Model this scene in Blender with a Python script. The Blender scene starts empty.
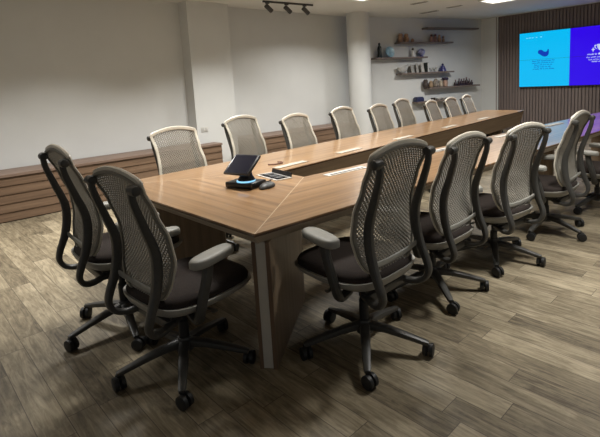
import bpy, bmesh, math, random
from mathutils import Vector, Matrix, Euler
random.seed(7)
C = bpy.context.scene
COL = C.collection
R = math.radians

# ------------------------------------------------------------------ camera, light, exposure
cam_d = bpy.data.cameras.new('camera'); cam = bpy.data.objects.new('camera', cam_d); COL.objects.link(cam)
CAM = Vector((-1.196, -1.706, 1.43))
yaw, pitch, roll = 0.80852, 0.140114, 0.053573
fw = Vector((math.cos(yaw)*math.cos(pitch), math.sin(yaw)*math.cos(pitch), -math.sin(pitch)))
rt = Vector((math.sin(yaw), -math.cos(yaw), 0)); dn = fw.cross(rt)
r2 = rt*math.cos(roll) + dn*math.sin(roll); d2 = -rt*math.sin(roll) + dn*math.cos(roll)
m = Matrix((r2, -d2, -fw)).transposed().to_4x4(); m.translation = CAM
cam.matrix_world = m
cam_d.sensor_fit = 'HORIZONTAL'; cam_d.sensor_width = 36
cam_d.lens = 454.88/600*36
cam_d.shift_x = (300-316.29)/600; cam_d.shift_y = (146.52-218.5)/600
cam_d.clip_start = .05; cam_d.clip_end = 60
C.camera = cam

w = bpy.data.worlds.new('world'); C.world = w; w.use_nodes = True
w.node_tree.nodes['Background'].inputs[0].default_value = (.97, .985, 1.0, 1)
w.node_tree.nodes['Background'].inputs[1].default_value = .16

C.view_settings.view_transform = 'Standard'; C.view_settings.look = 'None'
C.view_settings.gamma = 1; C.view_settings.use_curve_mapping = False
C.view_settings.exposure = 0.0

CEIL = 2.78
PANELS = [(7.43, 2.15, 2.1, 155),
          (-1.5, 3.3, .95, 118), (.5, 3.2, 1.4, 120), (2.6, 3.2, 1.4, 120), (4.75, 3.2, 1.7, 146),
          (.9, 1.15, .95, 116), (2.8, 1.15, 1.0, 126), (5.0, 1.15, .5, 126),
          (2.1, -1.0, .85, 104), (4.3, -.95, .32, 100), (6.3, -.95, .2, 100)]  # unseen row, added to brighten the floor behind the right-hand chairs
PW = 36.0
for (px, py, k, spr) in PANELS:
    ld = bpy.data.lights.new('ceiling_panel_light', 'AREA'); ld.shape = 'SQUARE'; ld.size = .40
    ld.energy = PW*k; ld.color = (1.0, .98, .935); ld.spread = R(spr)
    lo = bpy.data.objects.new('ceiling_panel_light', ld); COL.objects.link(lo); lo.location = (px, py, CEIL-.035)

# ------------------------------------------------------------------ materials
def newmat(name):
    mt = bpy.data.materials.new(name); mt.use_nodes = True
    nt = mt.node_tree; b = nt.nodes['Principled BSDF']
    return mt, nt, b
def N(nt, t, **kw):
    n = nt.nodes.new(t)
    for k, v in kw.items():
        if k.startswith('_'): setattr(n, k[1:], v)
        else: n.inputs[k.replace('__', ' ')].default_value = v
    return n
def L(nt, a, b): nt.links.new(a, b)
def mathn(nt, op, a, b=None):
    n = nt.nodes.new('ShaderNodeMath'); n.operation = op
    for i, v in enumerate((a, b)):
        if v is None: continue
        if isinstance(v, (int, float)): n.inputs[i].default_value = v
        else: L(nt, v, n.inputs[i])
    return n.outputs[0]
def ramp(nt, fac, stops):
    n = nt.nodes.new('ShaderNodeValToRGB'); e = n.color_ramp.elements
    while len(e) < len(stops): e.new(.5)
    for i, (p, c) in enumerate(stops): e[i].position = p; e[i].color = (*c, 1)
    L(nt, fac, n.inputs[0]); return n.outputs[0]
def plain(name, col, rough=.5, metal=0, var=.12, scale=30, bump=0, spec=.5, coat=0):
    mt, nt, b = newmat(name)
    tc = N(nt, 'ShaderNodeTexCoord'); nz = N(nt, 'ShaderNodeTexNoise', Scale=scale, Detail=4.0)
    L(nt, tc.outputs['Object'], nz.inputs['Vector'])
    lo = tuple(c*(1-var) for c in col); hi = tuple(min(1, c*(1+var)) for c in col)
    L(nt, ramp(nt, nz.outputs[0], [(.3, lo), (.7, hi)]), b.inputs['Base Color'])
    b.inputs['Roughness'].default_value = rough; b.inputs['Metallic'].default_value = metal
    b.inputs['Specular IOR Level'].default_value = spec; b.inputs['Coat Weight'].default_value = coat
    if bump:
        bp = N(nt, 'ShaderNodeBump', Strength=bump, Distance=.002); L(nt, nz.outputs[0], bp.inputs['Height'])
        L(nt, bp.outputs[0], b.inputs['Normal'])
    return mt
def emis(name, col, s):
    mt, nt, b = newmat(name)
    b.inputs['Base Color'].default_value = (.02, .02, .02, 1); b.inputs['Roughness'].default_value = .25
    b.inputs['Specular IOR Level'].default_value = .03
    b.inputs['Emission Color'].default_value = (*col, 1); b.inputs['Emission Strength'].default_value = s
    return mt
def wood(name, dark, mid, light, rough=.35, su=1.1, sv=26, coat=.0, streak=.5):
    """grain runs along U of the UV map (metres)"""
    mt, nt, b = newmat(name)
    tc = N(nt, 'ShaderNodeTexCoord')
    mp = N(nt, 'ShaderNodeMapping'); mp.inputs['Scale'].default_value = (su, sv, 1)
    L(nt, tc.outputs['UV'], mp.inputs[0])
    n1 = N(nt, 'ShaderNodeTexNoise', Scale=1.0, Detail=5.0, Roughness=.6, Distortion=.25); L(nt, mp.outputs[0], n1.inputs['Vector'])
    mp2 = N(nt, 'ShaderNodeMapping'); mp2.inputs['Scale'].default_value = (su*4, sv*7, 1)
    L(nt, tc.outputs['UV'], mp2.inputs[0])
    n2 = N(nt, 'ShaderNodeTexNoise', Scale=1.0, Detail=3.0); L(nt, mp2.outputs[0], n2.inputs['Vector'])
    mx = mathn(nt, 'ADD', mathn(nt, 'MULTIPLY', n1.outputs[0], 1-streak*.4), mathn(nt, 'MULTIPLY', n2.outputs[0], streak*.4))
    L(nt, ramp(nt, mx, [(.32, dark), (.5, mid), (.68, light)]), b.inputs['Base Color'])
    b.inputs['Roughness'].default_value = rough; b.inputs['Coat Weight'].default_value = coat; b.inputs['Coat Roughness'].default_value = .12
    return mt

M = {}
M['oak'] = wood('table_veneer', (.165, .086, .037), (.31, .178, .083), (.43, .265, .132), .3, .5, 20, coat=.6)
M['edge'] = wood('table_edge_veneer', (.05, .028, .015), (.085, .048, .027), (.12, .07, .04), .45)
M['chamfer'] = wood('table_chamfer_veneer', (.42, .34, .25), (.49, .405, .305), (.55, .465, .36), .45)
M['panel_wood'] = wood('leg_panel_veneer', (.16, .112, .07), (.22, .158, .102), (.27, .20, .135), .5)
M['apron'] = wood('apron_veneer', (.22, .155, .095), (.28, .20, .13), (.34, .255, .17), .5)
M['cred'] = wood('sideboard_veneer', (.09, .055, .033), (.145, .09, .055), (.20, .13, .082), .45, .7, 14)
M['cred_top'] = wood('sideboard_top_veneer', (.14, .092, .07), (.18, .122, .092), (.22, .155, .118), .5, .7, 14)
M['slat'] = wood('wall_slat_veneer', (.14, .11, .10), (.175, .138, .126), (.215, .172, .158), .6, 1.2, 20)
M['slat_gap'] = plain('wall_slat_backing', (.085, .07, .067), .8)
M['shelf'] = wood('shelf_veneer', (.12, .09, .077), (.165, .128, .108), (.21, .165, .14), .5, 2, 30)
M['inlay'] = plain('pale_inlay', (.52, .40, .27), .4)
M['white_strip'] = plain('ivory_laminate', (.50, .47, .41), .45, var=.03)
M['wall'] = plain('white_wall_paint', (.635, .645, .635), .85, var=.02, scale=3, spec=.2)
M['ceil'] = plain('ceiling_paint', (.72, .72, .70), .9, var=.02, scale=2, spec=.1)
M['frame'] = plain('cream_frame_plastic', (.60, .56, .47), .38, var=.03)
M['mesh'] = plain('taupe_cellular_plastic', (.26, .24, .20), .5, var=.05)
M['rear_shade'] = plain('shaded_frame_plastic', (.19, .178, .15), .5, var=.05)  # rear of the cream frame, its shade painted in as olive grey
M['dark'] = plain('graphite_plastic', (.052, .05, .045), .42, var=.1, scale=60)
M['dark2'] = plain('black_plastic', (.012, .012, .012), .5)
M['pad'] = plain('grey_soft_plastic', (.29, .285, .255), .5, var=.05)
M['seat'] = plain('brown_seat_fabric', (.030, .023, .020), .9, var=.25, scale=160, bump=.5, spec=.2)
M['rim'] = plain('light_grey_seat_shell', (.33, .32, .29), .4, var=.04)
M['metal'] = plain('brushed_metal', (.30, .29, .27), .35, metal=.8)
M['silver'] = plain('silver_anodised', (.62, .60, .56), .4, metal=.25, var=.04)
M['flap'] = plain('beige_silver_flap', (.40, .36, .30), .4, var=.03)
M['slot'] = plain('dark_slot', (.03, .03, .032), .5)
M['black'] = plain('black_satin', (.01, .01, .012), .3)
M['screen_off'] = plain('dark_glass', (.006, .007, .016), .12)
M['led'] = emis('blue_white_led', (.30, .68, 1.0), 1.2)
M['lamp'] = emis('panel_diffuser', (1.0, .95, .85), 2.2)
M['track'] = plain('dark_grey_metal', (.055, .055, .052), .5)
M['vslot'] = plain('vent_shadow_grey', (.2, .2, .19), .7)
M['vent'] = plain('vent_grey', (.45, .445, .43), .6)
M['plate'] = plain('outlet_plastic', (.58, .57, .53), .5, var=.02)

def floor_mat():
    mt, nt, b = newmat('vinyl_plank_floor')
    tc = N(nt, 'ShaderNodeTexCoord'); sp = N(nt, 'ShaderNodeSeparateXYZ'); L(nt, tc.outputs['Object'], sp.inputs[0])
    PWD, PL = .1265, .95
    u = mathn(nt, 'DIVIDE', mathn(nt, 'ADD', sp.outputs[0], .005), PWD); col = mathn(nt, 'FLOOR', u)
    wn = N(nt, 'ShaderNodeTexWhiteNoise'); wn.noise_dimensions = '1D'; L(nt, col, wn.inputs['W'])
    v = mathn(nt, 'ADD', mathn(nt, 'DIVIDE', sp.outputs[1], PL), wn.outputs['Value']); row = mathn(nt, 'FLOOR', v)
    cb = N(nt, 'ShaderNodeCombineXYZ'); L(nt, col, cb.inputs[0]); L(nt, row, cb.inputs[1])
    wn2 = N(nt, 'ShaderNodeTexWhiteNoise'); wn2.noise_dimensions = '2D'; L(nt, cb.outputs[0], wn2.inputs['Vector'])
    fu = mathn(nt, 'FRACT', u); fv = mathn(nt, 'FRACT', v)
    eu = mathn(nt, 'MINIMUM', fu, mathn(nt, 'SUBTRACT', 1.0, fu)); ev = mathn(nt, 'MINIMUM', fv, mathn(nt, 'SUBTRACT', 1.0, fv))
    e = mathn(nt, 'MINIMUM', mathn(nt, 'MULTIPLY', eu, PWD), mathn(nt, 'MULTIPLY', ev, PL))
    gap = mathn(nt, 'LESS_THAN', e, .0017)
    # grain, different on every plank
    off = N(nt, 'ShaderNodeVectorMath', _operation='SCALE'); L(nt, wn2.outputs['Color'], off.inputs[0]); off.inputs['Scale'].default_value = 37.0
    add = N(nt, 'ShaderNodeVectorMath', _operation='ADD'); L(nt, tc.outputs['Object'], add.inputs[0]); L(nt, off.outputs[0], add.inputs[1])
    mp = N(nt, 'ShaderNodeMapping'); mp.inputs['Scale'].default_value = (24, 3.4, 1); L(nt, add.outputs[0], mp.inputs[0])
    n1 = N(nt, 'ShaderNodeTexNoise', Scale=1.0, Detail=6.0, Roughness=.65, Distortion=1.6); L(nt, mp.outputs[0], n1.inputs['Vector'])
    mp2 = N(nt, 'ShaderNodeMapping'); mp2.inputs['Scale'].default_value = (90, 5, 1); L(nt, add.outputs[0], mp2.inputs[0])
    n2 = N(nt, 'ShaderNodeTexNoise', Scale=1.0, Detail=3.0); L(nt, mp2.outputs[0], n2.inputs['Vector'])
    n3 = N(nt, 'ShaderNodeTexNoise', Scale=6.5, Detail=4.0, Roughness=.65, Distortion=1.5); L(nt, add.outputs[0], n3.inputs['Vector'])
    g = mathn(nt, 'ADD', mathn(nt, 'ADD', mathn(nt, 'MULTIPLY', n1.outputs[0], .60), mathn(nt, 'MULTIPLY', n2.outputs[0], .24)), mathn(nt, 'MULTIPLY', n3.outputs[0], .16))
    g = mathn(nt, 'ADD', g, mathn(nt, 'MULTIPLY', mathn(nt, 'SUBTRACT', wn2.outputs['Value'], .5), .18))
    c = ramp(nt, g, [(.33, (.075, .058, .036)), (.5, (.20, .164, .106)), (.68, (.36, .305, .21))])
    mixn = N(nt, 'ShaderNodeMix', _data_type='RGBA'); L(nt, gap, mixn.inputs[0]); L(nt, c, mixn.inputs[6]); mixn.inputs[7].default_value = (.075, .058, .04, 1)
    L(nt, mixn.outputs[2], b.inputs['Base Color'])
    b.inputs['Roughness'].default_value = .55; b.inputs['Specular IOR Level'].default_value = .35
    bp = N(nt, 'ShaderNodeBump', Strength=.15, Distance=.001); L(nt, n2.outputs[0], bp.inputs['Height']); L(nt, bp.outputs[0], b.inputs['Normal'])
    return mt
M['floor'] = floor_mat()

# ------------------------------------------------------------------ mesh helpers
class MB:
    def __init__(s): s.v = []; s.f = []; s.uv = []
    def add(s, verts, faces, mat=None):
        o = len(s.v); s.v += [Vector(p) if mat is None else mat @ Vector(p) for p in verts]
        s.f += [tuple(i+o for i in f) for f in faces]
    def box(s, c, d, rz=0, mat=None, bev=0):
        x, y, z = d[0]/2, d[1]/2, d[2]/2
        if bev:
            bm = bmesh.new(); bmesh.ops.create_cube(bm, size=1)
            for q in bm.verts: q.co = Vector((q.co.x*d[0], q.co.y*d[1], q.co.z*d[2]))
            bmesh.ops.bevel(bm, geom=bm.edges[:], offset=bev, segments=2, affect='EDGES', profile=.6)
            bm.verts.index_update(); vs = [q.co.copy() for q in bm.verts]; fs = [tuple(q.index for q in f.verts) for f in bm.faces]; bm.free()
        else:
            vs = [(a, b, e) for a in (-x, x) for b in (-y, y) for e in (-z, z)]
            fs = [(0, 1, 3, 2), (4, 6, 7, 5), (0, 4, 5, 1), (2, 3, 7, 6), (0, 2, 6, 4), (1, 5, 7, 3)]
        T = Matrix.Translation(c) @ Matrix.Rotation(rz, 4, 'Z')
        if mat is not None: T = mat @ T
        s.add(vs, fs, T); return s
    def tube(s, pts, rad, n=10, up=(0, 0, 1), cap=True, closed=False, flat=None):
        """sweep an ellipse; rad = number or list of (a,b): a along side, b along normal"""
        pts = [Vector(p) for p in pts]; k = len(pts)
        rr = rad if isinstance(rad, list) else [rad]*k
        vs = []; up = Vector(up)
        for i, p in enumerate(pts):
            if closed: t = pts[(i+1) % k]-pts[i-1]
            else: t = pts[min(i+1, k-1)]-pts[max(i-1, 0)]
            t.normalize(); sd = t.cross(up)
            if sd.length < 1e-4: sd = t.cross(Vector((1, 0, 0)))
            sd.normalize(); nn = sd.cross(t).normalized()
            a, b = rr[i] if isinstance(rr[i], tuple) else (rr[i], rr[i])
            for j in range(n):
                an = 2*math.pi*j/n; ca, sa = math.cos(an), math.sin(an)
                if flat: e = flat; ca = math.copysign(abs(ca)**e, ca); sa = math.copysign(abs(sa)**e, sa)
                vs.append(p+sd*(a*ca)+nn*(b*sa))
        fs = []
        for i in range(k if closed else k-1):
            i2 = (i+1) % k
            for j in range(n):
                j2 = (j+1) % n; fs.append((i*n+j, i*n+j2, i2*n+j2, i2*n+j))
        if cap and not closed: fs += [tuple(range(n))[::-1], tuple((k-1)*n+j for j in range(n))]
        s.add(vs, fs); return s
    def lathe(s, prof, c=(0, 0, 0), n=20, mat=None):
        vs = []; fs = []; k = len(prof)
        for (r, z) in prof:
            for j in range(n):
                a = 2*math.pi*j/n; vs.append((r*math.cos(a), r*math.sin(a), z))
        for i in range(k-1):
            for j in range(n):
                j2 = (j+1) % n; fs.append((i*n+j, i*n+j2, (i+1)*n+j2, (i+1)*n+j))
        fs += [tuple(range(n))[::-1], tuple((k-1)*n+j for j in range(n))]
        T = Matrix.Translation(c)
        if mat is not None: T = mat @ T
        s.add(vs, fs, T); return s
    def prism(s, poly, z0, z1, poly_top=None):
        k = len(poly); pt = poly_top or poly
        vs = [(p[0], p[1], z0) for p in poly]+[(p[0], p[1], z1) for p in pt]
        fs = [tuple(range(k))[::-1], tuple(range(k, 2*k))]+[(i, (i+1) % k, k+(i+1) % k, k+i) for i in range(k)]
        s.add(vs, fs); return s
    def build(s, name, mat, parent=None, smooth=35, grain=None, loc=None):
        me = bpy.data.meshes.new(name); me.from_pydata([tuple(p) for p in s.v], [], s.f)
        bm = bmesh.new(); bm.from_mesh(me); bmesh.ops.recalc_face_normals(bm, faces=bm.faces)
        bm.to_mesh(me); bm.free()
        if grain:
            g = Vector(grain).normalized(); uvl = me.uv_layers.new(name='UVMap')
            off = random.random()*9
            for poly in me.polygons:
                nrm = poly.normal
                u = g - nrm*g.dot(nrm)
                if u.length < .25: u = Vector((.3, .7, .2)).cross(nrm)
                u.normalize(); q = nrm.cross(u)
                for li in poly.loop_indices:
                    co = me.vertices[me.loops[li].vertex_index].co
                    uvl.data[li].uv = (co.dot(u)+off, co.dot(q)+off*.37)
        me.materials.append(mat)
        if smooth:
            for p in me.polygons: p.use_smooth = True
            try: me.set_sharp_from_angle(angle=R(smooth))
            except Exception: pass
        o = bpy.data.objects.new(name, me); COL.objects.link(o)
        if parent: o.parent = parent
        if loc: o.location = loc
        return o
def empty(name, loc=(0, 0, 0), rz=0):
    o = bpy.data.objects.new(name, None); COL.objects.link(o); o.location = loc; o.rotation_euler = (0, 0, rz)
    o.empty_display_size = .1; return o
def tag(o, label=None, cat=None, group=None, kind=None):
    for k, v in (('label', label), ('category', cat), ('group', group), ('kind', kind)):
        if v: o[k] = v
    return o
def copy_tree(o, parent=None):
    c = o.copy(); COL.objects.link(c)
    if parent: c.parent = parent
    for ch in list(o.children): copy_tree(ch, c)
    return c
def struct(o, label=None, cat=None): return tag(o, label, cat, kind='structure')
def spline(pts, n=6):
    """Catmull-Rom through pts"""
    P = [Vector(p) for p in pts]; out = []
    for i in range(len(P)-1):
        p0 = P[max(i-1, 0)]; p1 = P[i]; p2 = P[i+1]; p3 = P[min(i+2, len(P)-1)]
        for k in range(n):
            t = k/n
            out.append(.5*((2*p1)+(p2-p0)*t+(2*p0-5*p1+4*p2-p3)*t*t+(3*p1-p0-3*p2+p3)*t**3))
    out.append(P[-1]); return out

# ------------------------------------------------------------------ room
XS = 10.07                                     # slatted screen wall
def wally(x): return 5.10-.0178*x              # long white wall
X0 = -4.5; Y0 = -4.2
b = MB(); b.box(((X0+XS)/2, (Y0+5.2)/2, -.05), (XS-X0+.6, 5.2-Y0+.6, .1))
struct(b.build('floor', M['floor'], smooth=0), 'brown wood-look vinyl plank floor', 'floor')
b = MB(); b.box(((X0+XS)/2, (Y0+5.2)/2, CEIL+.05), (XS-X0+.6, 5.2-Y0+.6, .1))
struct(b.build('ceiling', M['ceil'], smooth=0), 'white painted ceiling', 'ceiling')
xa, xb = X0, 6.55
SA = Vector((6.50, 4.870, 0)); SB = Vector((10.187, 3.863, 0))      # slanted shelf wall
b = MB(); b.prism([(xa, wally(xa)), (xb, wally(xb)), (xb, wally(xb)+.15), (xa, wally(xa)+.15)], 0, CEIL)
struct(b.build('wall_left', M['wall'], smooth=0), 'long white wall above the wooden sideboards', 'wall')
b = MB(); b.prism([(SA.x, SA.y), (SB.x, SB.y), (SB.x+.05, SB.y+.15), (SA.x+.05, SA.y+.25)], 0, CEIL)
struct(b.build('wall_back', M['wall'], smooth=0), 'white wall carrying the floating shelves', 'wall')
b = MB(); b.prism([(XS+.015, 3.40), (XS+.2, 3.40), (XS+.2, 3.95), (XS+.10, 3.95)], 0, CEIL)
struct(b.build('wall_corner', M['wall'], smooth=0), 'narrow white wall between shelves and slats', 'wall')
b = MB(); b.box((XS+.10, (3.46+Y0)/2, CEIL/2), (.12, 3.46-Y0, CEIL))
wr = struct(b.build('wall_right', M['slat_gap'], smooth=0), 'dark wood slatted wall behind the big screen', 'wall')
b = MB(); y = 3.455
while y > Y0+.1:
    b.box((XS+.030, y-.026, CEIL/2), (.020, .052, CEIL-.004)); y -= .07
struct(b.build('slat_cladding', M['slat'], wr, smooth=0, grain=(0, 0, 1)))
b = MB(); b.box((2.805, 4.81+.2, CEIL/2), (.75, .4, CEIL))
struct(b.build('pillar_square', M['wall'], smooth=0), 'square white pillar behind the sideboard', 'pillar')
b = MB(); b.lathe([(.235, 0), (.235, CEIL)], (6.13, 4.54, 0), 40)
struct(b.build('pillar_round', M['wall']), 'round white column beside the floating shelves', 'pillar')

# ceiling light panels (each with its lamp above)
first = None
PL_LBL = {}
for i, (px, py, k, _s) in enumerate(PANELS):
    if i == 0:
        p0 = empty('ceiling_light', (px, py, CEIL))
        f = MB()
        for (cx, cy, dx, dy) in ((0, .29, .6, .02), (0, -.29, .6, .02), (.29, 0, .02, .56), (-.29, 0, .02, .56)): f.box((cx, cy, -.012), (dx, dy, .022))
        f.build('frame', M['plate'], p0, smooth=0)
        f = MB(); f.box((0, 0, -.006), (.56, .56, .01)); f.build('diffuser', M['lamp'], p0, smooth=0)
        tag(p0, 'square ceiling light panel glowing at the top edge near the screen', 'light', 'square ceiling light panels')
    else:
        c = copy_tree(p0); c.location = (px, py, CEIL)
        c['label'] = 'square ceiling light panel above the table and the camera, out of view'

# ------------------------------------------------------------------ sideboards
def sideboard(x0, x1, label, notch=0):
    yf0, yf1 = 4.545-.0178*x0, 4.545-.0178*x1
    t = empty('sideboard', ((x0+x1)/2, (yf0+yf1)/2, 0)); o = t.location.copy()
    an = math.atan2(yf1-yf0, x1-x0); t.rotation_euler = (0, 0, an)
    Ln = math.hypot(x1-x0, yf1-yf0); g = (1, 0, 0)
    dp = .52
    xn = Ln/2-notch; yn = .235
    def outline(e, y0, y1):
        if notch: return [(-Ln/2-e, y0), (Ln/2+e, y0), (Ln/2+e, yn), (xn, yn), (xn, y1), (-Ln/2-e, y1)]
        return [(-Ln/2-e, y0), (Ln/2+e, y0), (Ln/2+e, y1), (-Ln/2-e, y1)]
    b = MB(); b.prism(outline(0, .032, dp-.0), 0, .52); b.build('carcass', M['cred'], t, smooth=0, grain=g)
    h = .115
    for k in range(5):
        z0 = .012+k*.104; z1 = z0+.101
        b = MB()
        ys = [(-.004, z0), (.03, z0), (.03, z1), (.006, z1)]          # louvred board, leaning back at its top
        vs = [(-Ln/2, yy, zz) for yy, zz in ys]+[(Ln/2, yy, zz) for yy, zz in ys]
        b.add(vs, [(0, 1, 2, 3), (7, 6, 5, 4), (0, 4, 5, 1), (1, 5, 6, 2), (2, 6, 7, 3), (3, 7, 4, 0)])
        b.build('front_board', M['cred'], t, smooth=0, grain=g)
    b = MB(); b.prism(outline(.008, -.013, dp-.0), .53, .56); b.build('top', M['cred_top'], t, smooth=0, grain=g)
    tag(t, label, 'sideboard', 'low wooden sideboards along the white wall')
    return t
sideboard(-4.2, 2.66, 'long low wooden sideboard left of the square pillar', .26)
sideboard(3.22, 5.84, 'shorter low wooden sideboard between square pillar and round column')

# ------------------------------------------------------------------ conference table
tab = empty('conference_table', (0, 0, 0))
tag(tab, 'large V-shaped wooden conference table with a long open slot in the middle', 'table')
XE = 7.10
O_nn, O_nf = (0, 0), (XE, -.455)          # outer near edge
O_ln, O_lf = (-.012, 1.84), (XE, 2.28)    # outer left edge
I_nn, I_nf = (1.02, .765), (XE, .297)     # slot, near side
I_ln, I_lf = (1.04, 1.085), (XE, 1.572)   # slot, left side
def inset(poly, ds):
    """move each edge i (i->i+1) of a CCW polygon inward by ds[i]"""
    k = len(poly); out = []
    for i in range(k):
        p0 = Vector(poly[i-1]); p1 = Vector(poly[i]); p2 = Vector(poly[(i+1) % k])
        e1 = (p1-p0).normalized(); e2 = (p2-p1).normalized()
        n1 = Vector((-e1.y, e1.x)); n2 = Vector((-e2.y, e2.x))
        a = p1+n1*ds[i-1]; c = p1+n2*ds[i]
        den = e1.x*e2.y-e1.y*e2.x
        if abs(den) < 1e-6: out.append(tuple(a)); continue
        t = ((c-a).x*e2.y-(c-a).y*e2.x)/den; out.append(tuple(a+e1*t))
    return out
near = [O_nn, O_nf, I_nf, I_nn]; left = [O_ln, I_ln, I_lf, O_lf]; end = [O_nn, I_nn, I_ln, O_ln]
gN = (XE, -.44, 0); gL = (XE, .44, 0); gE = (0, 1, 0)
for nm, poly, g, d1, d2 in (('tabletop_panel', near, gN, (0, 0, 0, .0016), (.045, .06, .06, 0)),
                            ('tabletop_panel', left, gL, (.0016, 0, 0, 0), (0, .06, .06, .045)),
                            ('tabletop_panel', end, gE, (.0016, 0, .0016, 0), (0, .06, 0, .045))):
    p = inset(poly, d1)
    b = MB(); b.prism(p, .733, .74); tp = b.build(nm, M['oak'], tab, smooth=0, grain=g)
    p = inset(poly, (0, 0, 0, 0))
    b = MB(); b.prism(p, .722, .733); b.build('edge_band', M['edge'], tab, smooth=0, grain=g)
    b = MB(); b.prism(inset(poly, d2), .672, .722, p); b.build('edge_chamfer', M['chamfer'], tab, smooth=0, grain=g)
# mitre inlay lines
for a, c in ((O_nn, I_nn), (O_ln, I_ln)):
    a = Vector((*a, .7365)); c = Vector((*c, .7365)); d = c-a
    b = MB(); b.box((a+c)/2, (d.length-.01, .0045, .0075), math.atan2(d.y, d.x)); b.build('mitre_inlay', M['inlay'], tab, smooth=0)
# deep sloping aprons round the slot
def slope(pa, pb, nin, z0, z1, d0, d1, th, name, mat):
    pa, pb, nin = Vector(pa), Vector(pb), Vector(nin).normalized()
    vs = []
    for (dd, z) in ((d0, z0), (d1, z1), (d1+th, z1), (d0+th, z0)):
        for q in (pa, pb): vs.append((*(q+nin*dd), z))
    b = MB(); b.add(vs, [(0, 1, 3, 2), (2, 3, 5, 4), (4, 5, 7, 6), (6, 7, 1, 0), (0, 2, 4, 6), (1, 3, 5, 7)])
    d = pb-pa; b.build(name, mat, tab, smooth=0, grain=(d.x, d.y, 0))
slope(I_ln, I_lf, (-.08, 1), .721, .49, .004, .075, .016, 'slot_apron', M['apron'])
slope(I_nn, I_nf, (-.08, -1), .721, .49, .004, .075, .016, 'slot_apron', M['apron'])
slope(I_nn, I_ln, (-1, 0), .721, .49, .004, .075, .016, 'slot_apron', M['apron'])
slope((XE, I_lf[1]+.06), (XE, O_lf[1]-.06), (-1, 0), .672, .53, .06, .09, .018, 'end_apron', M['panel_wood'])
slope((XE, O_nf[1]+.06), (XE, I_nf[1]-.06), (-1, 0), .672, .53, .06, .09, .018, 'end_apron', M['panel_wood'])
# corner panel legs under the mitres
def corner_leg(a, c):
    a = Vector(a); c = Vector(c); d = (c-a).normalized(); an = math.atan2(d.y, d.x)
    s0, s1 = .085, .84; th = .092
    q = lambda s, o: a+d*s+Vector((-d.y, d.x))*o
    b = MB(); mid = q((s0+s1)/2, 0); b.box((mid.x, mid.y, .336), (s1-s0, th, .672), an)
    lg = b.build('corner_leg', M['panel_wood'], tab, smooth=0, grain=(0, 0, 1))
    for sg in (-1, 1):
        e = q(s0-.004, sg*(th/2-.011)); b = MB(); b.box((e.x, e.y, .336), (.012, .020, .672), an); b.build('edge_strip', M['cred'], lg, smooth=0, grain=(0, 0, 1))
    e = q(s0-.003, 0); b = MB(); b.box((e.x, e.y, .338), (.008, .050, .668), an); b.build('ivory_strip', M['white_strip'], lg, smooth=0)
corner_leg(O_nn, I_nn); corner_leg(O_ln, I_ln)
# cross panel legs under the two arms
for x in (2.52, 4.28, 6.25):
    for (o0, o1, i0, i1) in ((O_nn, O_nf, I_nn, I_nf), (O_ln, O_lf, I_ln, I_lf)):
        yo = o0[1]+(o1[1]-o0[1])*x/XE; yi = i0[1]+(i1[1]-i0[1])*(x-1.03)/(XE-1.03)
        sg = 1 if yi > yo else -1
        ya, yb = yo+sg*.40, yi-sg*.10
        b = MB(); b.box((x, (ya+yb)/2, .336), (.06, abs(yb-ya), .672)); b.build('panel_leg', M['panel_wood'], tab, smooth=0, grain=(0, 0, 1))
# flush cable flaps along the slot
def flap(x, y, an, slot=False, ln=.34, wd=.075):
    T = Matrix.Translation((x, y, .74)) @ Matrix.Rotation(an, 4, 'Z')
    b = MB(); b.box((0, 0, .003), (ln, wd, .006), mat=T, bev=.002); f = b.build('cable_flap', M['silver'] if slot else M['flap'], tab, smooth=0)
    if not slot: return
    b = MB(); b.box((0, -wd*.22, .0065), (ln*.86, wd*.26, .002), mat=T); b.build('cable_slot', M['slot'], f, smooth=0)
aN = math.atan2(I_nf[1]-I_nn[1], I_nf[0]-I_nn[0]); aL = -aN
for x in (1.33, 2.55, 3.75, 4.95): flap(x, .765+(x-1.02)*math.tan(aN)-.115, aN, x < 2.6, ln=.40)
for x in (1.30, 2.12, 3.15, 4.35, 5.5): flap(x, 1.085+(x-1.04)*math.tan(aL)+.13, aL, ln=.36)

# open socket box sunk in the end piece, flap up
T = Matrix.Translation((.895, .965, .74)) @ Matrix.Rotation(R(-98), 4, 'Z')
sb = MB()
for (cx, cy, dx, dy) in ((0, .063, .30, .012), (0, -.063, .30, .012), (.144, 0, .012, .114), (-.144, 0, .012, .114)): sb.box((cx, cy, .003), (dx, dy, .008), mat=T)
sbx = sb.build('socket_box', M['silver'], tab, smooth=0)
b = MB(); b.box((0, 0, .0015), (.278, .116, .003), mat=T); b.build('socket_tray', M['black'], sbx, smooth=0)
for k in range(3):
    b = MB(); b.box((-.085+k*.08, .0, .006), (.06, .07, .010), mat=T, bev=.003); b.build('socket', M['slot'], sbx, smooth=0)
b = MB(); b.box((0, .064, .028), (.28, .006, .05), mat=T @ Matrix.Rotation(R(-12), 4, 'X')); b.build('flap', M['black'], sbx, smooth=0)

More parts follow.
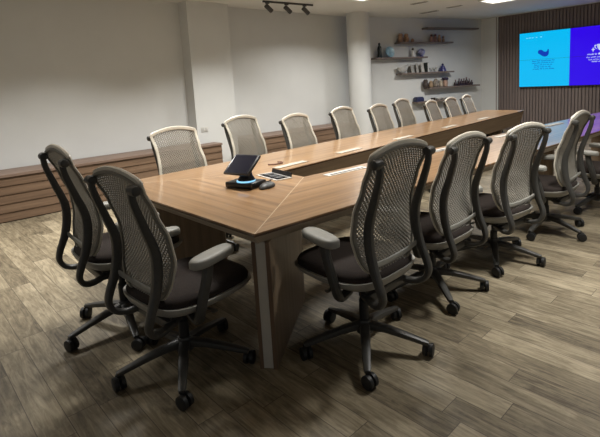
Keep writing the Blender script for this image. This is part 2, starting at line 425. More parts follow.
# ------------------------------------------------------------------ things on the table
tc_ = empty('touch_console', (.575, .885, .7405), R(-74))
tag(tc_, 'black tilted touch screen console with glowing blue ring on the table end', 'touch screen')
b = MB(); b.box((0, .01, .020), (.235, .165, .040), bev=.010); b.build('console_base', M['black'], tc_)
b = MB(); b.lathe([(.060, 0), (.065, .002), (.065, .008), (.060, .010)], (.02, -.01, .040), 32); b.build('led_ring', M['led'], tc_)
b = MB(); b.lathe([(.060, 0), (.058, .010), (.046, .03), (.040, .06), (.036, .10)], (.02, -.005, .049), 28); b.build('console_neck', M['black'], tc_)
T = Matrix.Translation((0, -.015, .155)) @ Matrix.Rotation(R(36), 4, 'X')
b = MB(); b.box((0, 0, 0), (.215, .185, .02), mat=T, bev=.006); hd = b.build('console_head', M['black'], tc_)
b = MB(); b.box((0, 0, .0103), (.185, .165, .001), mat=T); b.build('console_screen', M['screen_off'], hd, smooth=0)

ms = empty('puck_speaker', (.645, .725, .7405), R(20))
tag(ms, 'small dark grey mouse-shaped device beside the touch console', 'device')
b = MB()
prof = [(.0, 0), (.9, 0), (1.0, .25), (.93, .55), (.7, .85), (.35, 1.0), (.0, 1.03)]
vs = []; n = 20
for (r, z) in prof:
    for j in range(n):
        a = 2*math.pi*j/n; vs.append((.075*r*math.cos(a), .045*r*math.sin(a), .034*z))
b.add(vs, [(i*n+j, i*n+(j+1) % n, (i+1)*n+(j+1) % n, (i+1)*n+j) for i in range(len(prof)-1) for j in range(n)])
b.build('shell', M['track'], ms, smooth=60)
b = MB(); b.tube([(-.02, 0, .0362), (.055, 0, .027)], .002, 6); b.build('seam_line', M['black'], ms)

cb = MB(); cb.tube(spline([(.62, .90, .746), (.70, .86, .746), (.76, .85, .748), (.80, .88, .75)], 6), .0045, 8)
tag(cb.build('console_cable', M['black']), 'short black cable from the touch console to the socket box', 'cable')
cb = MB(); cb.tube(spline([(1.18, 1.40, .7465), (1.22, 1.36, .7465), (1.29, 1.35, .7465), (1.33, 1.39, .7465), (1.31, 1.43, .7465)], 6), .006, 8)
tag(cb.build('loose_cable', plain('brown_cable_rubber', (.12, .05, .03), .5)), 'short loop of brown cable lying near the silver cable flap', 'cable')

# ------------------------------------------------------------------ office chair
def build_chair():
    t = empty('office_chair')
    # --- star base
    hub = MB(); hub.lathe([(.032, .085), (.045, .09), (.047, .12), (.036, .145), (.032, .16)], n=20)
    base = hub.build('star_base', M['dark'], t)
    for k in range(5):
        a = 2*math.pi*k/5; ca, sa = math.cos(a), math.sin(a)
        path = [(.025, .128), (.12, .120), (.22, .100), (.315, .078), (.338, .074)]
        b = MB(); b.tube([(r*ca, r*sa, z) for r, z in path], [(.029, .024), (.026, .020), (.023, .017), (.019, .014), (.015, .011)], 10, flat=.75)
        b.build('base_leg', M['dark'], base)
        b = MB()
        X = Matrix.Translation((.334*ca, .334*sa, 0)) @ Matrix.Rotation(a+random.uniform(.3, 2.4), 4, 'Z')
        for sy in (-.016, .016):
            W = X @ Matrix.Translation((.012, sy, .034)) @ Matrix.Rotation(R(90), 4, 'X')
            b.lathe([(.026, -.012), (.034, -.009), (.034, .009), (.026, .012)], n=18, mat=W)
        b.lathe([(.011, .03), (.011, .070)], n=10, mat=X)
        b.box((.008, 0, .045), (.03, .014, .03), mat=X, bev=.004)
        b.build('caster', M['dark2'], base)
    up = []
    # --- column and mechanism
    b = MB(); b.lathe([(.026, .13), (.026, .24), (.019, .242), (.019, .345)], n=18); b.build('gas_lift', M['dark2'], t)
    b = MB(); b.box((0, -.02, .335), (.15, .26, .062), bev=.016); b.box((0, -.135, .325), (.30, .06, .045), bev=.014)
    b.build('tilt_mechanism', M['dark'], t)
    for sg in (-1, 1):
        b = MB(); b.tube([(sg*.07, .03, .335), (sg*.19, .05, .335), (sg*.225, .055, .33)], [(.007, .007), (.007, .007), (.016, .006)], 8); b.build('lever', M['metal'], t)
    # --- seat
    def seat_pt(u, v, z):      # u,v in -1..1 squircle
        hw = .262*(1-.06*(v > 0)*v); return (u*hw, (.03+v*.255) if v < 0 else (.03+v*.325), z)
    def ring(s, z, n=44, e=.62, dy=0, lift=0):
        out = []
        for j in range(n):
            a = 2*math.pi*j/n; c, q = math.cos(a), math.sin(a)
            u = math.copysign(abs(c)**e, c)*s; v = math.copysign(abs(q)**e, q)*s
            zz = z+lift*max(0, -v)**3-.022*max(0, v)**4
            x, y, _ = seat_pt(u, v, 0); out.append((x, y+dy, zz))
        return out
    def loft(rings):
        n = len(rings[0]); vs = [p for r in rings for p in r]
        fs = [(i*n+j, i*n+(j+1) % n, (i+1)*n+(j+1) % n, (i+1)*n+j) for i in range(len(rings)-1) for j in range(n)]
        fs += [tuple(range(n))[::-1], tuple((len(rings)-1)*n+j for j in range(n))]
        b = MB(); b.add(vs, fs); return b
    loft([ring(.86, .418), ring(.975, .424), ring(.985, .445), ring(.95, .462), ring(.80, .472), ring(.5, .472), ring(.2, .469)]).build('seat_cushion', M['seat'], t, smooth=60)
    loft([ring(.62, .362), ring(.86, .374), ring(.98, .397), ring(1.03, .416, lift=.01), ring(1.035, .426, lift=.012), ring(.97, .427, lift=.008), ring(.9, .42)]).build('seat_shell', M['rim'], t, smooth=50)
    b = MB(); b.box((0, .03, .362), (.34, .36, .02), bev=.008); b.build('seat_pan', M['dark2'], t)
    # --- backrest
    def prof(s):               # (y) along height s 0..1
        pts = [(0, -.195), (.12, -.180), (.3, -.162), (.5, -.170), (.75, -.215), (1.0, -.272)]
        for i in range(len(pts)-1):
            if s <= pts[i+1][0]:
                a, bq = pts[i], pts[i+1]; k = (s-a[0])/(bq[0]-a[0]); k2 = k*k*(3-2*k); k = .5*k+.5*k2
                return a[1]+(bq[1]-a[1])*k
        return pts[-1][1]
    def hwid(s):
        pts = [(0, .185), (.06, .210), (.15, .229), (.3, .240), (.5, .231), (.72, .218), (.9, .221), (1.0, .232)]
        for i in range(len(pts)-1):
            if s <= pts[i+1][0]:
                a, bq = pts[i], pts[i+1]; k = (s-a[0])/(bq[0]-a[0]); return a[1]+(bq[1]-a[1])*k*k*(3-2*k)
        return pts[-1][1]
    def bp(u, s):
        s = max(0, min(1, s)); u = max(-1, min(1, u))
        zb = .445+.05*abs(u)**2.6; zt = 1.072-.042*u*u
        z = zb+s*(zt-zb)
        return Vector((u*hwid(s), prof(s)+.014*u*u*(1-.55*s), z))
    # frame: closed sweep around the edge
    path = []
    for i in range(28): path.append(bp(-1+2*i/28, 0))
    for i in range(40): path.append(bp(1, i/40))
    for i in range(28): path.append(bp(1-2*i/28, 1))
    for i in range(40): path.append(bp(-1, 1-i/40))
    for _ in range(2): path = [(path[i-1]+path[i]*2+path[(i+1) % len(path)])/4 for i in range(len(path))]
    fr = lambda off, a_, b_, at_: (MB().tube([p+Vector((0, off, .007 if off > 0 and 66 <= i < 98 else (-.004 if off < 0 and 66 <= i < 98 else 0))) for i, p in enumerate(path)], [((a_, b_) if not (68 <= i < 96) else (a_*at_, b_*(1.7 if off > 0 else .9))) for i in range(len(path))], 8, up=(0, 1, 0), closed=True, flat=.75))
    fo = fr(.006, .0150, .0068, 1.1).build('backrest_frame', M['frame'], t)
    fr(-.005, .0105, .0062, .8).build('frame_rear_shade', M['rear_shade'], fo)  # darker rear copy of the frame, shade in its colour; slimmer along the top
    # cellular web: diamonds with holes, real thickness
    NU, NV = 20, 26
    vs, fs = [], []
    key = {}
    def vid(p, side):
        k = (round(p[0], 5), round(p[1], 5), side)
        if k not in key:
            q = bp(p[0], p[1]); key[k] = len(vs); vs.append((q.x, q.y+side*.003, q.z))
        return key[k]
    du, dv = 2/NU, 1/NV
    cells = [(-1+(i+.5)*du, (j+.5)*dv) for i in range(NU) for j in range(NV)]+[(-1+i*du, j*dv) for i in range(1, NU) for j in range(1, NV)]
    hr = .68
    for (cu, cv) in cells:
        out = [(cu+du/2, cv), (cu, cv+dv/2), (cu-du/2, cv), (cu, cv-dv/2)]
        inn = [(cu+(p[0]-cu)*hr, cv+(p[1]-cv)*hr) for p in out]
        for q in range(4):
            q2 = (q+1) % 4
            for side in (-1, 1):
                f = [vid(out[q], side), vid(out[q2], side), vid(inn[q2], side), vid(inn[q], side)]
                fs.append(tuple(f if side > 0 else f[::-1]))
            fs.append((vid(inn[q], 1), vid(inn[q2], 1), vid(inn[q2], -1), vid(inn[q], -1)))
    b = MB(); b.add(vs, fs); b.build('backrest_mesh', M['mesh'], t, smooth=0)
    # spines with round knobs
    for sg in (-1, 1):
        pts = [(sg*.203, -.290, 1.008), (sg*.200, -.284, .95), (sg*.197, -.250, .84), (sg*.196, -.212, .72), (sg*.198, -.210, .62), (sg*.201, -.232, .52),
               (sg*.205, -.266, .435), (sg*.200, -.278, .382), (sg*.190, -.258, .340), (sg*.172, -.212, .322), (sg*.150, -.15, .326), (sg*.125, -.10, .332)]
        P = spline(pts, 5); k = len(P); rr = []
        for i in range(k):
            f = i/(k-1)
            wd = .0150+.009*math.exp(-((f-.35)/.2)**2)
            th = .0145+.008*min(1, f*1.8)
            rr.append((wd, th))
        b = MB(); b.tube(P, rr, 12, up=(1, 0, 0), flat=.7)
        # sweep was side = t x up; swap so the wide side faces backwards
        sp = b.build('back_spine', M['dark'], t)
        b = MB(); W = Matrix.Translation((sg*.217, -.286, 1.012)) @ Matrix.Rotation(R(90), 4, 'Y')
        b.lathe([(.013, -.031), (.021, -.026), (.0235, -.010), (.0235, .010), (.021, .026), (.013, .031)], n=16, mat=W); b.build('knob', M['dark'], sp)
    b = MB(); b.tube(spline([(-.20, -.222, .535), (-.12, -.20, .505), (0, -.192, .495), (.12, -.20, .505), (.20, -.222, .535)], 5), [(.016, .007)]*21, 8, up=(0, 1, 0)); b.build('lumbar_bar', M['pad'], t)
    # --- arms
    for sg in (-1, 1):
        pts = [(sg*.15, -.03, .335), (sg*.235, -.05, .335), (sg*.272, -.06, .38), (sg*.283, -.04, .47), (sg*.282, -.01, .56), (sg*.278, .0, .622)]
        b = MB(); b.tube(spline(pts, 5), [(.020, .026)]*26, 10, up=(0, 1, 0), flat=.8); ar = b.build('armrest', M['dark'], t)
        rings = []
        n = 28
        for (s, z) in ((.8, .612), (.97, .617), (1.0, .630), (.97, .644), (.85, .652), (.5, .655), (.15, .655)):
            r_ = []
            for j in range(n):
                a = 2*math.pi*j/n; c, q = math.cos(a), math.sin(a); e = .72
                px_, py_ = math.copysign(abs(c)**e, c)*.050*s, math.copysign(abs(q)**e, q)*(.138 if s > .9 else .138-.050*(1-s)); to = sg*R(14)
                r_.append((sg*.268+px_*math.cos(to)-py_*math.sin(to), .035+px_*math.sin(to)+py_*math.cos(to), z))
            rings.append(r_)
        loft(rings).build('arm_pad', M['pad'], ar, smooth=60)
    return t
chair0 = build_chair()
first_used = [False]
GRP = 'mesh-backed office chairs round the table'
def place_chair(x, y, deg, dz, base_deg, label):
    if first_used[0]: c = copy_tree(chair0_src)
    else:
        c = copy_tree(chair0_src)
    c.location = (x, y, 0); c.rotation_euler = (0, 0, R(deg))
    for ch in c.children:
        if ch.name.startswith('star_base'): ch.rotation_euler = (0, 0, R(base_deg-deg))
        elif ch.name.startswith('gas_lift'): ch.location.z = min(dz, .03)
        else: ch.location.z = dz
    tag(c, label, 'chair', GRP)
    return c
chair0_src = chair0
CH = [(.54, -.19, 1.7, .05, 6, 'office chair seen from behind, nearest the table corner on the right long side'),
      (1.36, -.10, 0, -.01, 15, 'office chair seen from behind, second from the corner on the right long side'),
      (2.11, -.18, -9, -.02, -8, 'office chair seen from behind, third from the corner, just left of the blue reflection'),
      (3.00, -.25, 0, -.01, 34, 'office chair seen from behind, fourth from the corner, between the blue and violet table reflections'),
      (3.98, -.40, -4, -.02, 20, 'office chair cut off by the right edge of the picture'),
      (-.20, .41, -86, .01, 23, 'office chair seen from behind at the table end, the nearest one on the left'),
      (-.25, 1.08, -91, .075, 42, 'office chair at the table end, leftmost in the picture and farther from the viewer'),
      (.74, 1.89, 186, .01, 10, 'cream mesh office chair facing us across the far long side, nearest the table end'),
      (1.65, 2.12, 190, .03, 30, 'cream mesh office chair overlapping the square pillar, second on the far side'),
      (2.27, 1.94, 190, .0, 50, 'cream mesh office chair below the track spotlights, third on the far long side'),
      (3.18, 2.06, 188, .01, 5, 'cream mesh office chair partly in front of the round column, fourth on the far side'),
      (3.84, 1.98, 189, .0, 40, 'cream mesh office chair just right of the round column, fifth on the far side'),
      (4.56, 2.10, 189, .03, 20, 'cream mesh office chair sixth on the far side, tallest of those before the shelves'),
      (5.21, 2.00, 191, -.035, 60, 'cream mesh office chair below the lowest shelf, lower than its neighbours'),
      (5.86, 2.03, 187, -.03, 15, 'cream mesh office chair second from the far end, beside the last chair'),
      (6.51, 2.08, 190, -.02, 33, 'cream mesh office chair last of the far long side, nearest the slatted wall')]
for i, a in enumerate(CH):
    place_chair(*a)
def kill(o):
    for ch in list(o.children): kill(ch)
    bpy.data.objects.remove(o)
kill(chair0)

# ------------------------------------------------------------------ floating shelves
sd = (SB-SA); sd.z = 0; sd.normalize(); sn = Vector((sd.y, -sd.x, 0))    # out of the wall, towards the room
S_O = Vector((6.2, 4.95, 0)); sang = math.atan2(sd.y, sd.x)
def wallpt(s, d, z):
    p = S_O+sd*s; 
    # distance measured from the wall face
    return Vector((p.x, p.y, z))+sn*(d+((SA-p).dot(sn)))
SH = [(2.10, 3.99, 2.535, 'topmost empty dark floating shelf'), (1.28, 3.12, 2.205, 'second dark floating shelf from the top with reddish figurines'),
      (.62, 2.30, 1.872, 'third dark floating shelf reaching the round column'), (1.30, 3.14, 1.512, 'fourth dark floating shelf with pale frames and a blue figurine'),
      (2.13, 4.02, 1.145, 'fifth dark floating shelf with a row of small dark bottles'), (1.76, 3.16, .835, 'lowest dark floating shelf behind the chair tops')]
DEP = .20
for (s0, s1, z, lb) in SH:
    s0, s1 = s0+.02, s1-.19
    c = wallpt((s0+s1)/2, DEP/2+.001, z); T = Matrix.Rotation(sang, 4, 'Z')
    b = MB(); b.box((0, 0, 0), (s1-s0, DEP, .035), bev=.002)
    o = b.build('floating_shelf', M['shelf'], smooth=0, grain=(1, 0, 0)); o.location = c; o.rotation_euler = (0, 0, sang)
    tag(o, lb, 'shelf', 'dark floating shelves on the white wall')
C_ = {}
def cm(name, col, rough=.5, var=.15, scale=40):
    if name not in C_: C_[name] = plain(name, col, rough, var=var, scale=scale)
    return C_[name]
def put(o, s, zi, label, cat, d=.10, rz=0, group=None):
    o.location = wallpt(s-.07-.033*s, d, SH[zi][2]+.0177); o.rotation_euler = (0, 0, sang+rz)
    return tag(o, label, cat, group)
def lathe_thing(name, prof, mat, n=16, sy=1):
    b = MB(); b.lathe(prof, n=n)
    if sy != 1: b.v = [Vector((p.x, p.y*sy, p.z)) for p in b.v]
    return b
owl = [(.02, 0), (.055, .006), (.07, .05), (.068, .09), (.05, .125), (.056, .15), (.05, .175), (.03, .192), (.008, .197)]
clay = cm('terracotta_clay', (.36, .22, .14), .7, .35, 45)
def figurine(prof, mat, s, zi, label, ears=False, cat='figurine', group=None, head=None):
    r = empty('figurine')
    MBo = lathe_thing('body', prof, mat); MBo.build('body', mat, r, smooth=50)
    zt = prof[-1][1]
    if ears:
        for sg in (-1, 1):
            b = MB(); b.lathe([(.018, 0), (.014, .02), (.002, .035)], (sg*.03, 0, zt-.03), 8); b.build('ear', mat, r)
    if head:
        b = MB(); b.lathe([(.006, -.03), (.022, -.022), (.03, 0), (.022, .022), (.006, .03)], (0, 0, zt+.018), 12); b.build('head', head, r, smooth=60)
    return put(r, s, zi, label, cat, group=group)
fg = 'figurines on the floating shelves'
figurine(owl, clay, 1.52, 1, 'larger reddish clay figurine with ears, left of the pair on the second shelf', True, group=fg)
figurine([(r*.95, z*.97) for r, z in owl], clay, 1.69, 1, 'reddish clay figurine with ears, right of the pair on the second shelf', True, group=fg)
figurine([(.01, 0), (.035, .005), (.042, .04), (.025, .07), (.004, .085)], clay, 1.88, 1, 'tiny reddish figurine alone in the middle of the second shelf', group=fg)
pk = cm('pink_clay', (.34, .20, .165), .7, .3); dkred = cm('dark_red_glaze', (.08, .018, .022), .4)
for k, (s, h) in enumerate(((2.48, 1.0), (2.60, 1.04), (2.735, .92), (2.86, .7))):
    figurine([(.02*h, 0), (.045*h, .004), (.05*h, .06*h), (.034*h, .11*h), (.012, .135*h)], pk if k < 2 else clay, s, 1,
             ('pink figurine with dark red head, leftmost of the right group on the second shelf', 'taller pink figurine with dark red head, second of the right group on the second shelf',
              'brown figurine third of the right group on the second shelf', 'smallest figurine at the right end of the group on the second shelf')[k], head=dkred if k < 2 else clay, group=fg)
# third shelf
v = empty('bottle'); dk = cm('black_green_glass', (.014, .02, .02), .25)
lathe_thing('b', [(.05, 0), (.058, .006), (.046, .12), (.05, .2), (.04, .24), (.022, .26), (.02, .285)], dk).build('bottle_body', dk, v, smooth=50)
b = MB(); b.lathe([(.026, .285), (.026, .305), (.012, .325)], n=12); b.build('stopper', dk, v)
put(v, .90, 2, 'tall dark bottle at the left end of the third shelf', 'bottle')
pl = empty('plate'); bl = cm('pale_blue_glaze', (.25, .42, .52), .3, .4, 14)
T = Matrix.Translation((0, 0, .125)) @ Matrix.Rotation(R(78), 4, 'X')
b = MB(); b.lathe([(.02, -.004), (.07, -.004), (.12, .008), (.118, .014), (.07, .004), (.02, .003)], n=28, mat=T); b.build('plate_disc', bl, pl, smooth=50)
b = MB(); b.box((0, .02, .01), (.09, .08, .018), bev=.004); b.build('plate_stand', M['track'], pl)
put(pl, 1.20, 2, 'round pale blue plate standing on the third shelf', 'plate')
wh = cm('white_porcelain', (.62, .61, .58), .3, .05)
figurine([(.03, 0), (.055, .006), (.05, .05), (.03, .09), (.034, .13), (.012, .155)], wh, 1.88, 2, 'white porcelain figurine with dark head on the third shelf', head=cm('dark_hair_glaze', (.05, .045, .04)), group=fg)
g = empty('globe'); bw = cm('blue_white_glaze', (.30, .32, .55), .3, .8, 9)
b = MB(); b.lathe([(.004, -.085)]+[(.085*math.cos(a), .085*math.sin(a)) for a in [R(-70+14*i) for i in range(11)]]+[(.004, .085)], (0, 0, .105), 24); b.build('globe_ball', bw, g, smooth=60)
b = MB(); b.lathe([(.05, 0), (.05, .01), (.02, .03)], n=16); b.build('globe_foot', cm('deep_blue', (.03, .03, .22), .4), g)
put(g, 2.15, 2, 'blue and white ball ornament at the right end of the third shelf', 'ornament')
# fourth shelf
b = MB()
n = 24; vs = []
for (r, z) in ((.3, 0), (.55, .01), (.9, .07), (1.0, .13), (.96, .13), (.85, .075), (.4, .02)):
    for j in range(n):
        a = 2*math.pi*j/n; vs.append((.14*r*math.cos(a)*(1+.25*max(0, math.cos(a))), .065*r*math.sin(a), z*(1+.5*max(0, math.cos(a)))))
b.add(vs, [(i*n+j, i*n+(j+1) % n, (i+1)*n+(j+1) % n, (i+1)*n+j) for i in range(6) for j in range(n)]+[tuple(range(n))[::-1], tuple(6*n+j for j in range(n))])
put(b.build('leaf_bowl', cm('pale_grey_ceramic', (.47, .47, .45), .4), smooth=60), 1.55, 3, 'pale grey leaf-shaped bowl at the left of the fourth shelf', 'bowl')
def frame(s, w_, h_, rz, lb, mat):
    r = empty('picture_frame'); T = Matrix.Translation((0, 0, h_/2)) @ Matrix.Rotation(R(-8), 4, 'X')
    b = MB()
    for (cx, cz, dx, dz) in ((0, h_/2-.008, w_, .016), (0, -h_/2+.008, w_, .016), (w_/2-.008, 0, .016, h_-.032), (-w_/2+.008, 0, .016, h_-.032)): b.box((cx, 0, cz), (dx, .02, dz), mat=T)
    b.build('frame', M['silver'], r, smooth=0)
    b = MB(); b.box((0, .002, 0), (w_-.03, .006, h_-.03), mat=T); b.build('picture', mat, r, smooth=0)
    b = MB(); b.box((0, .05, h_*.3), (.03, .006, h_*.62), mat=Matrix.Rotation(R(12), 4, 'X')); b.build('stand', M['track'], r, smooth=0)
    put(r, s, 3, lb, 'picture frame', rz=rz, group='picture frames on the fourth shelf')
grp = cm('grey_print', (.36, .37, .36), .5)
frame(1.86, .13, .19, R(25), 'silver picture frame, left of the three on the fourth shelf', grp)
frame(2.01, .13, .21, R(35), 'silver picture frame, middle of the three on the fourth shelf', grp)
frame(2.17, .13, .21, R(20), 'silver picture frame beside the dark upright book on the fourth shelf', wh)
bk = empty('book'); b = MB(); b.box((0, 0, .11), (.045, .14, .22), bev=.003); b.build('cover', cm('dark_green_cover', (.03, .04, .035), .6), bk, smooth=0)
b = MB(); b.box((0, -.004, .11), (.035, .141, .205)); b.build('pages', wh, bk, smooth=0)
put(bk, 2.29, 3, 'dark upright book on the fourth shelf beside the silver frames', 'book')
for k, s in enumerate((2.42, 2.52, 2.62)):
    b = MB(); b.lathe([(.03, 0), (.032, .004), (.006, .01), (.006, .05), (.028, .06), (.034, .10), (.032, .10), (.026, .064), (.004, .056)], n=16)
    put(b.build('goblet', cm('pale_glass', (.50, .51, .50), .15, .03), smooth=50), s, 3,
        ('small pale goblet on the fourth shelf, nearest the dark book', 'small pale goblet on the fourth shelf, middle of three', 'small pale goblet on the fourth shelf, nearest the blue figurine')[k], 'goblet', group='pale goblets on the fourth shelf')
figurine([(.04, 0), (.085, .006), (.075, .06), (.05, .10), (.05, .12), (.02, .14)], cm('cobalt_glaze', (.035, .035, .16), .3), 2.83, 3, 'dark blue seated figurine on the fourth shelf', head=cm('cobalt_dark', (.02, .02, .09), .3), group=fg)
# fifth shelf
tan = cm('tan_clay', (.30, .21, .13), .7, .3); brn = cm('dark_brown_clay', (.05, .035, .028), .6, .3)
figurine(owl[:], brn, 2.26, 4, 'dark brown round figurine at the left end of the fifth shelf', True, group=fg)
figurine([(r*.8, z*.8) for r, z in owl], tan, 2.43, 4, 'tan round figurine second on the fifth shelf', group=fg)
st = empty('figurine'); zz = cm('zebra_glaze', (.20, .17, .14), .5, .95, 22)
lathe_thing('b', [(.04, 0), (.075, .01), (.085, .08), (.06, .15), (.03, .19), (.01, .205)], zz).build('body', zz, st, smooth=50)
b = MB(); b.tube([(.03, 0, .17), (.08, 0, .15), (.09, 0, .08)], .014, 8); b.build('handle', brn, st); put(st, 2.595, 4, 'black and cream patterned figurine on the fifth shelf', 'figurine', group=fg)
figurine([(r*.75, z*.8) for r, z in owl], cm('cream_clay', (.42, .36, .28), .6, .2), 2.765, 4, 'small cream figurine between patterned figurine and dark-topped vase', group=fg)
vs_ = empty('vase'); lathe_thing('b', [(.045, 0), (.055, .006), (.065, .08), (.055, .15)], cm('pink_beige_clay', (.38, .25, .19), .6, .2)).build('body', cm('pink_beige_clay', (.38, .25, .19)), vs_, smooth=50)
lathe_thing('b', [(.055, .15), (.075, .17), (.078, .2), (.06, .215), (.01, .22)], cm('violet_black', (.035, .025, .06), .5)).build('lid', cm('violet_black', (.035, .025, .06)), vs_, smooth=50)
put(vs_, 2.91, 4, 'pinkish vase with a dark top in the middle of the fifth shelf', 'vase')
wine = cm('wine_dark_glaze', (.035, .014, .018), .35)
tr = empty('trinket_tray'); b = MB(); b.box((0, 0, .012), (.34, .13, .022), bev=.004); b.build('tray_base', wine, tr)
for sy in (-1, 1):
    b = MB(); b.box((0, sy*.06, .03), (.34, .008, .02)); b.build('tray_rim', wine, tr, smooth=0)
put(tr, 3.52, 4, 'long dark tray under the little bottles on the fifth shelf', 'tray')
names = ['leftmost little dark bottle, beside the tray on the fifth shelf', 'little dark bottle second from the left on the fifth shelf', 'little dark bottle third from the left on the fifth shelf',
         'little dark bottle fourth from the left on the fifth shelf', 'tallest little dark bottle, in the row on the fifth shelf', 'little dark bottle right of the tallest one on the fifth shelf', 'last little dark bottle at the right end of the fifth shelf']
for k, (s, h, on) in enumerate(((3.26, .15, 0), (3.39, .15, 1), (3.47, .14, 1), (3.56, .145, 1), (3.65, .17, 1), (3.75, .16, 0), (3.84, .12, 0))):
    q = empty('bottle'); lathe_thing('b', [(.022, 0), (.032, .004), (.034, h*.5), (.014, h*.7), (.012, h*.85)], wine, 12).build('bottle_body', wine, q, smooth=50)
    b = MB(); b.lathe([(.016, h*.85), (.018, h*.95), (.008, h)], n=10); b.build('stopper', cm('dull_red_cap', (.12, .04, .04), .5), q)
    put(q, s, 4, names[k], 'bottle', group='little dark bottles on the fifth shelf'); q.location.z += .024*on
# lowest shelf
q = empty('gift_box'); b = MB(); b.box((0, 0, .045), (.22, .13, .09), bev=.006); b.build('box_body', cm('navy_card', (.02, .024, .075), .5), q)
b = MB(); b.box((0, 0, .098), (.18, .11, .02), bev=.005); b.build('lid', cm('navy_card', (.02, .024, .075)), q); put(q, 2.03, 5, 'dark navy box on the lowest shelf behind the chairs', 'box')
b = MB(); b.lathe([(.03, 0), (.05, .02), (.06, .06), (.056, .06), (.045, .025), (.01, .01)], n=16); put(b.build('cup', brn, smooth=50), 2.50, 5, 'small dark cup on the lowest shelf', 'cup')
for k, s in enumerate((2.66, 2.84, 3.0)):
    b = MB(); b.lathe([(.03, 0), (.035, .005), (.065, .045), (.062, .05), (.03, .012), (.005, .010)], n=18)
    put(b.build('bowl', wh, smooth=50), s, 5, ('white bowl on the lowest shelf, beside the dark cup', 'white bowl on the lowest shelf, middle of three', 'white bowl on the lowest shelf, nearest its right end')[k], 'bowl', group='white bowls on the lowest shelf')

# ------------------------------------------------------------------ video wall
TVY0, TVY1, TVZ0, TVZ1 = 2.84, .64, 1.055, 2.31
tv = empty('video_wall', (XS, (TVY0+TVY1)/2, TVZ0))
tag(tv, 'large video wall showing a cyan half and a blue half on the slatted wall', 'screen')
wv, hv = TVY0-TVY1, TVZ1-TVZ0
def tvbox(u0, u1, v0, v1, d0, d1, name, mat, parent=tv):
    """u: 0 left..1 right across the screen, v: 0 bottom..1 top, d: distance out from the wall"""
    b = MB(); b.box((-(d0+d1)/2, wv/2-(u0+u1)/2*wv, (v0+v1)/2*hv), (d1-d0, abs(u1-u0)*wv, abs(v1-v0)*hv))
    return b.build(name, mat, parent, smooth=0)
cy = emis('cyan_display', (.0, .49, .90), 1.0); bu = emis('blue_display', (.028, .0, .80), 1.0)
navy = emis('navy_glyphs', (.0, .045, .50), .9); pale = emis('pale_glyphs', (.62, .68, 1.0), .9); pc = emis('pale_cyan_glyphs', (.35, .80, 1.0), 1.0)
tvbox(0, 1, 0, 1, .004, .07, 'cabinet', M['black'])
pan = {}
for (nm, u0, u1, mt) in (('l', 0, .5, cy), ('r', .5, 1, bu)):
    for j in (0, 1):
        g_ = .0012
        pan[nm+str(j)] = tvbox(u0+(.002 if nm == 'l' else 0), u1-(.002 if nm == 'r' else 0), j*.5+(.004 if j == 0 else .0017), j*.5+.5-(.004 if j == 1 else .0017), .07, .074, 'display_panel', mt)
def glyph(poly, name, mat, parent, d=.0755):
    b = MB(); k = len(poly)
    P0 = [(-.074, wv/2-u*wv, v*hv) for u, v in poly]; P1 = [(-d, wv/2-u*wv, v*hv) for u, v in poly]
    b.add(P0+P1, [tuple(range(k)), tuple(range(k, 2*k))]+[(i, (i+1) % k, k+(i+1) % k, k+i) for i in range(k)]); return b.build(name, mat, parent, smooth=0)
def textline(u0, u1, v, h, mat, parent, seed, bold=1.0):
    """a line of tiny lettering too small to read: little upright and round strokes grouped in words"""
    rnd = random.Random(seed); u = u0; b = MB()
    while u < u1-.006:
        n = rnd.randint(2, 7)
        for _ in range(n):
            if u > u1-.004: break
            cw = .0056*bold; hh = h*(1.0 if rnd.random() < .3 else .72)
            for (a0, a1, c0, c1) in ((0, .45, 0, 1), (.45, 1.0, *( (0, .4) if rnd.random() < .5 else (.6, 1.0)))):
                b.box((-.0748, wv/2-(u+cw*(a0+a1)/2)*wv, (v+hh*(c0+c1)/2)*hv), (.0016, cw*(a1-a0)*wv, hh*(c1-c0)*hv))
            u += cw+.0016
        u += .006
    if b.v: b.build('text_line', mat, parent, smooth=0)
# cupped-hand emblem: palm and fingers with a raised thumb at the right
glyph([(.192, .63), (.196, .655), (.205, .672), (.214, .665), (.224, .672), (.236, .660), (.250, .640), (.268, .628), (.282, .636), (.288, .655), (.289, .672), (.300, .672), (.302, .62), (.298, .575), (.282, .548), (.262, .542), (.240, .553), (.215, .585), (.197, .605)], 'hand_emblem', navy, pan['l1'])
textline(.070, .118, .895, .016, pc, pan['l1'], 1); textline(.128, .150, .895, .016, pc, pan['l1'], 3); textline(.172, .186, .895, .016, pc, pan['l1'], 2); textline(.212, .245, .895, .016, pc, pan['l1'], 4)
for k, (u0, u1, v) in enumerate(((.135, .36, .462), (.135, .355, .425), (.158, .335, .388), (.155, .335, .352), (.142, .36, .314))):
    textline(u0, u1, v, .022, navy, pan['l0'], 10+k, 1.15 if k < 2 else 1)
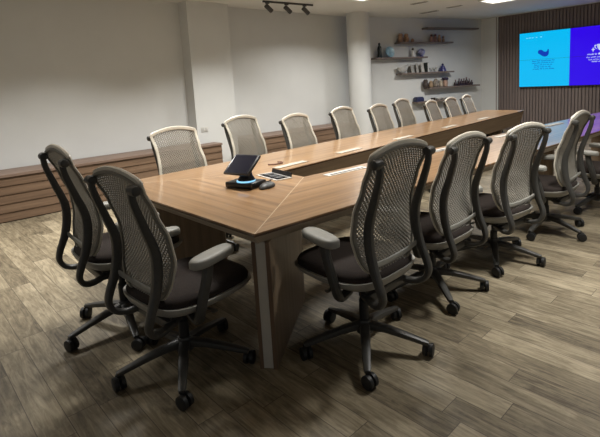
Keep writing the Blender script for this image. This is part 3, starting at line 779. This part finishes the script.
# trophy emblem
U = lambda u: .5+u
def trophy(cu, cv, s):
    P = lambda pts: [(cu+a*s, cv+b_*s*wv/hv) for a, b_ in pts]
    glyph(P([(-.035, .05), (.035, .05), (.032, .02), (.018, -.005), (.006, -.012), (.006, -.03), (.022, -.036), (.022, -.05), (-.022, -.05), (-.022, -.036), (-.006, -.03), (-.006, -.012), (-.018, -.005), (-.032, .02)]), 'trophy_emblem', pale, pan['r1'])
    for sg in (-1, 1):
        glyph(P([(sg*.038, .045), (sg*.058, .042), (sg*.054, .015), (sg*.03, .0), (sg*.036, .008), (sg*.046, .018), (sg*.048, .034), (sg*.038, .036)]), 'trophy_handle', pale, pan['r1'])
trophy(.775, .60, 1.0)
glyph([(.708, .64), (.714, .61), (.728, .60), (.714, .59), (.708, .555), (.702, .59), (.69, .60), (.702, .61)], 'sparkle', pale, pan['r1'])
glyph([(.843, .64), (.849, .61), (.862, .60), (.849, .59), (.843, .555), (.837, .59), (.825, .60), (.837, .61)], 'sparkle', pale, pan['r1'])
textline(.66, .75, .512, .028, pale, pan['r1'], 30, 1.5)
textline(.755, .88, .512, .024, pale, pan['r1'], 31)
for k, (u0, u1, v) in enumerate(((.65, .89, .464), (.67, .87, .424), (.70, .84, .388))): textline(u0, u1, v, .022, pale, pan['r0'], 40+k)
cmr = empty('conference_camera', (XS, .80, .86))
tag(cmr, 'black conference camera hanging under the screen at the right edge', 'camera')
b = MB(); b.box((-.07, 0, .15), (.12, .14, .05), bev=.006); b.box((-.012, 0, .10), (.02, .10, .17)); b.build('bracket', M['black'], cmr)
b = MB(); b.lathe([(.02, .0), (.06, .01), (.075, .04), (.075, .10), (.055, .125)], (-.09, 0, .0), 20); hd = b.build('camera_head', M['black'], cmr, smooth=50)
b = MB(); b.lathe([(.03, 0), (.028, .01), (.015, .012)], n=16, mat=Matrix.Translation((-.16, 0, .065)) @ Matrix.Rotation(R(-90), 4, 'Y')); b.build('lens', M['screen_off'], hd)

# ------------------------------------------------------------------ ceiling and wall fittings
tk = empty('track_light', (4.03, 4.25, CEIL), R(-5.5))
tag(tk, 'dark ceiling track with three small spotlights near the white wall', 'spotlight track')
b = MB(); b.box((0, 0, -.014), (1.02, .035, .028), bev=.003); b.build('track_rail', M['track'], tk)
for k in (-1, 0, 1):
    b = MB(); b.box((k*.38-.05, 0, -.036), (.07, .03, .02), bev=.003); b.tube([(k*.38-.05, 0, -.04), (k*.38-.05, 0, -.095)], .007, 8); st = b.build('spot_stem', M['track'], tk)
    W = Matrix.Translation((k*.38-.02, .01, -.115)) @ Matrix.Rotation(R(128), 4, 'Y') @ Matrix.Rotation(R(0), 4, 'X')
    b = MB(); b.lathe([(.030, -.075), (.038, -.070), (.038, .068), (.034, .072), (.030, .05)], n=18, mat=W); b.build('spot_head', M['track'], st)
for (x, y, dx, dy, lb) in ((7.50, 3.72, .10, .42, 'slim dark air vent on the ceiling near the shelves'), (7.35, 3.05, .08, .32, 'slim air vent on the ceiling behind the first one'), (6.25, 3.15, .09, .34, 'slim air vent on the ceiling nearest the top edge')):
    v = empty('ceiling_vent', (x, y, CEIL)); b = MB(); b.box((0, 0, -.006), (dx, dy, .012), bev=.003); b.build('vent_frame', M['vent'], v)
    for k in range(3):
        b = MB(); b.box((-dx/2+dx*(k+1)/4, 0, -.0125), (dx*.10, dy*.9, .003)); b.build('vent_slot', M['vslot'], v, smooth=0)
    tag(v, lb, 'air vent', 'slim ceiling vents')
ot = empty('wall_outlet', (2.56, 4.81, .775)); b = MB(); b.box((0, -.005, 0), (.12, .009, .075), bev=.002); b.build('outlet_plate', M['plate'], ot)
for k in (-1, 1):
    b = MB(); b.box((k*.028, -.0105, 0), (.036, .003, .042), bev=.001); b.build('outlet_socket', M['vent'], ot)
tag(ot, 'white double wall outlet low on the square pillar', 'wall outlet')
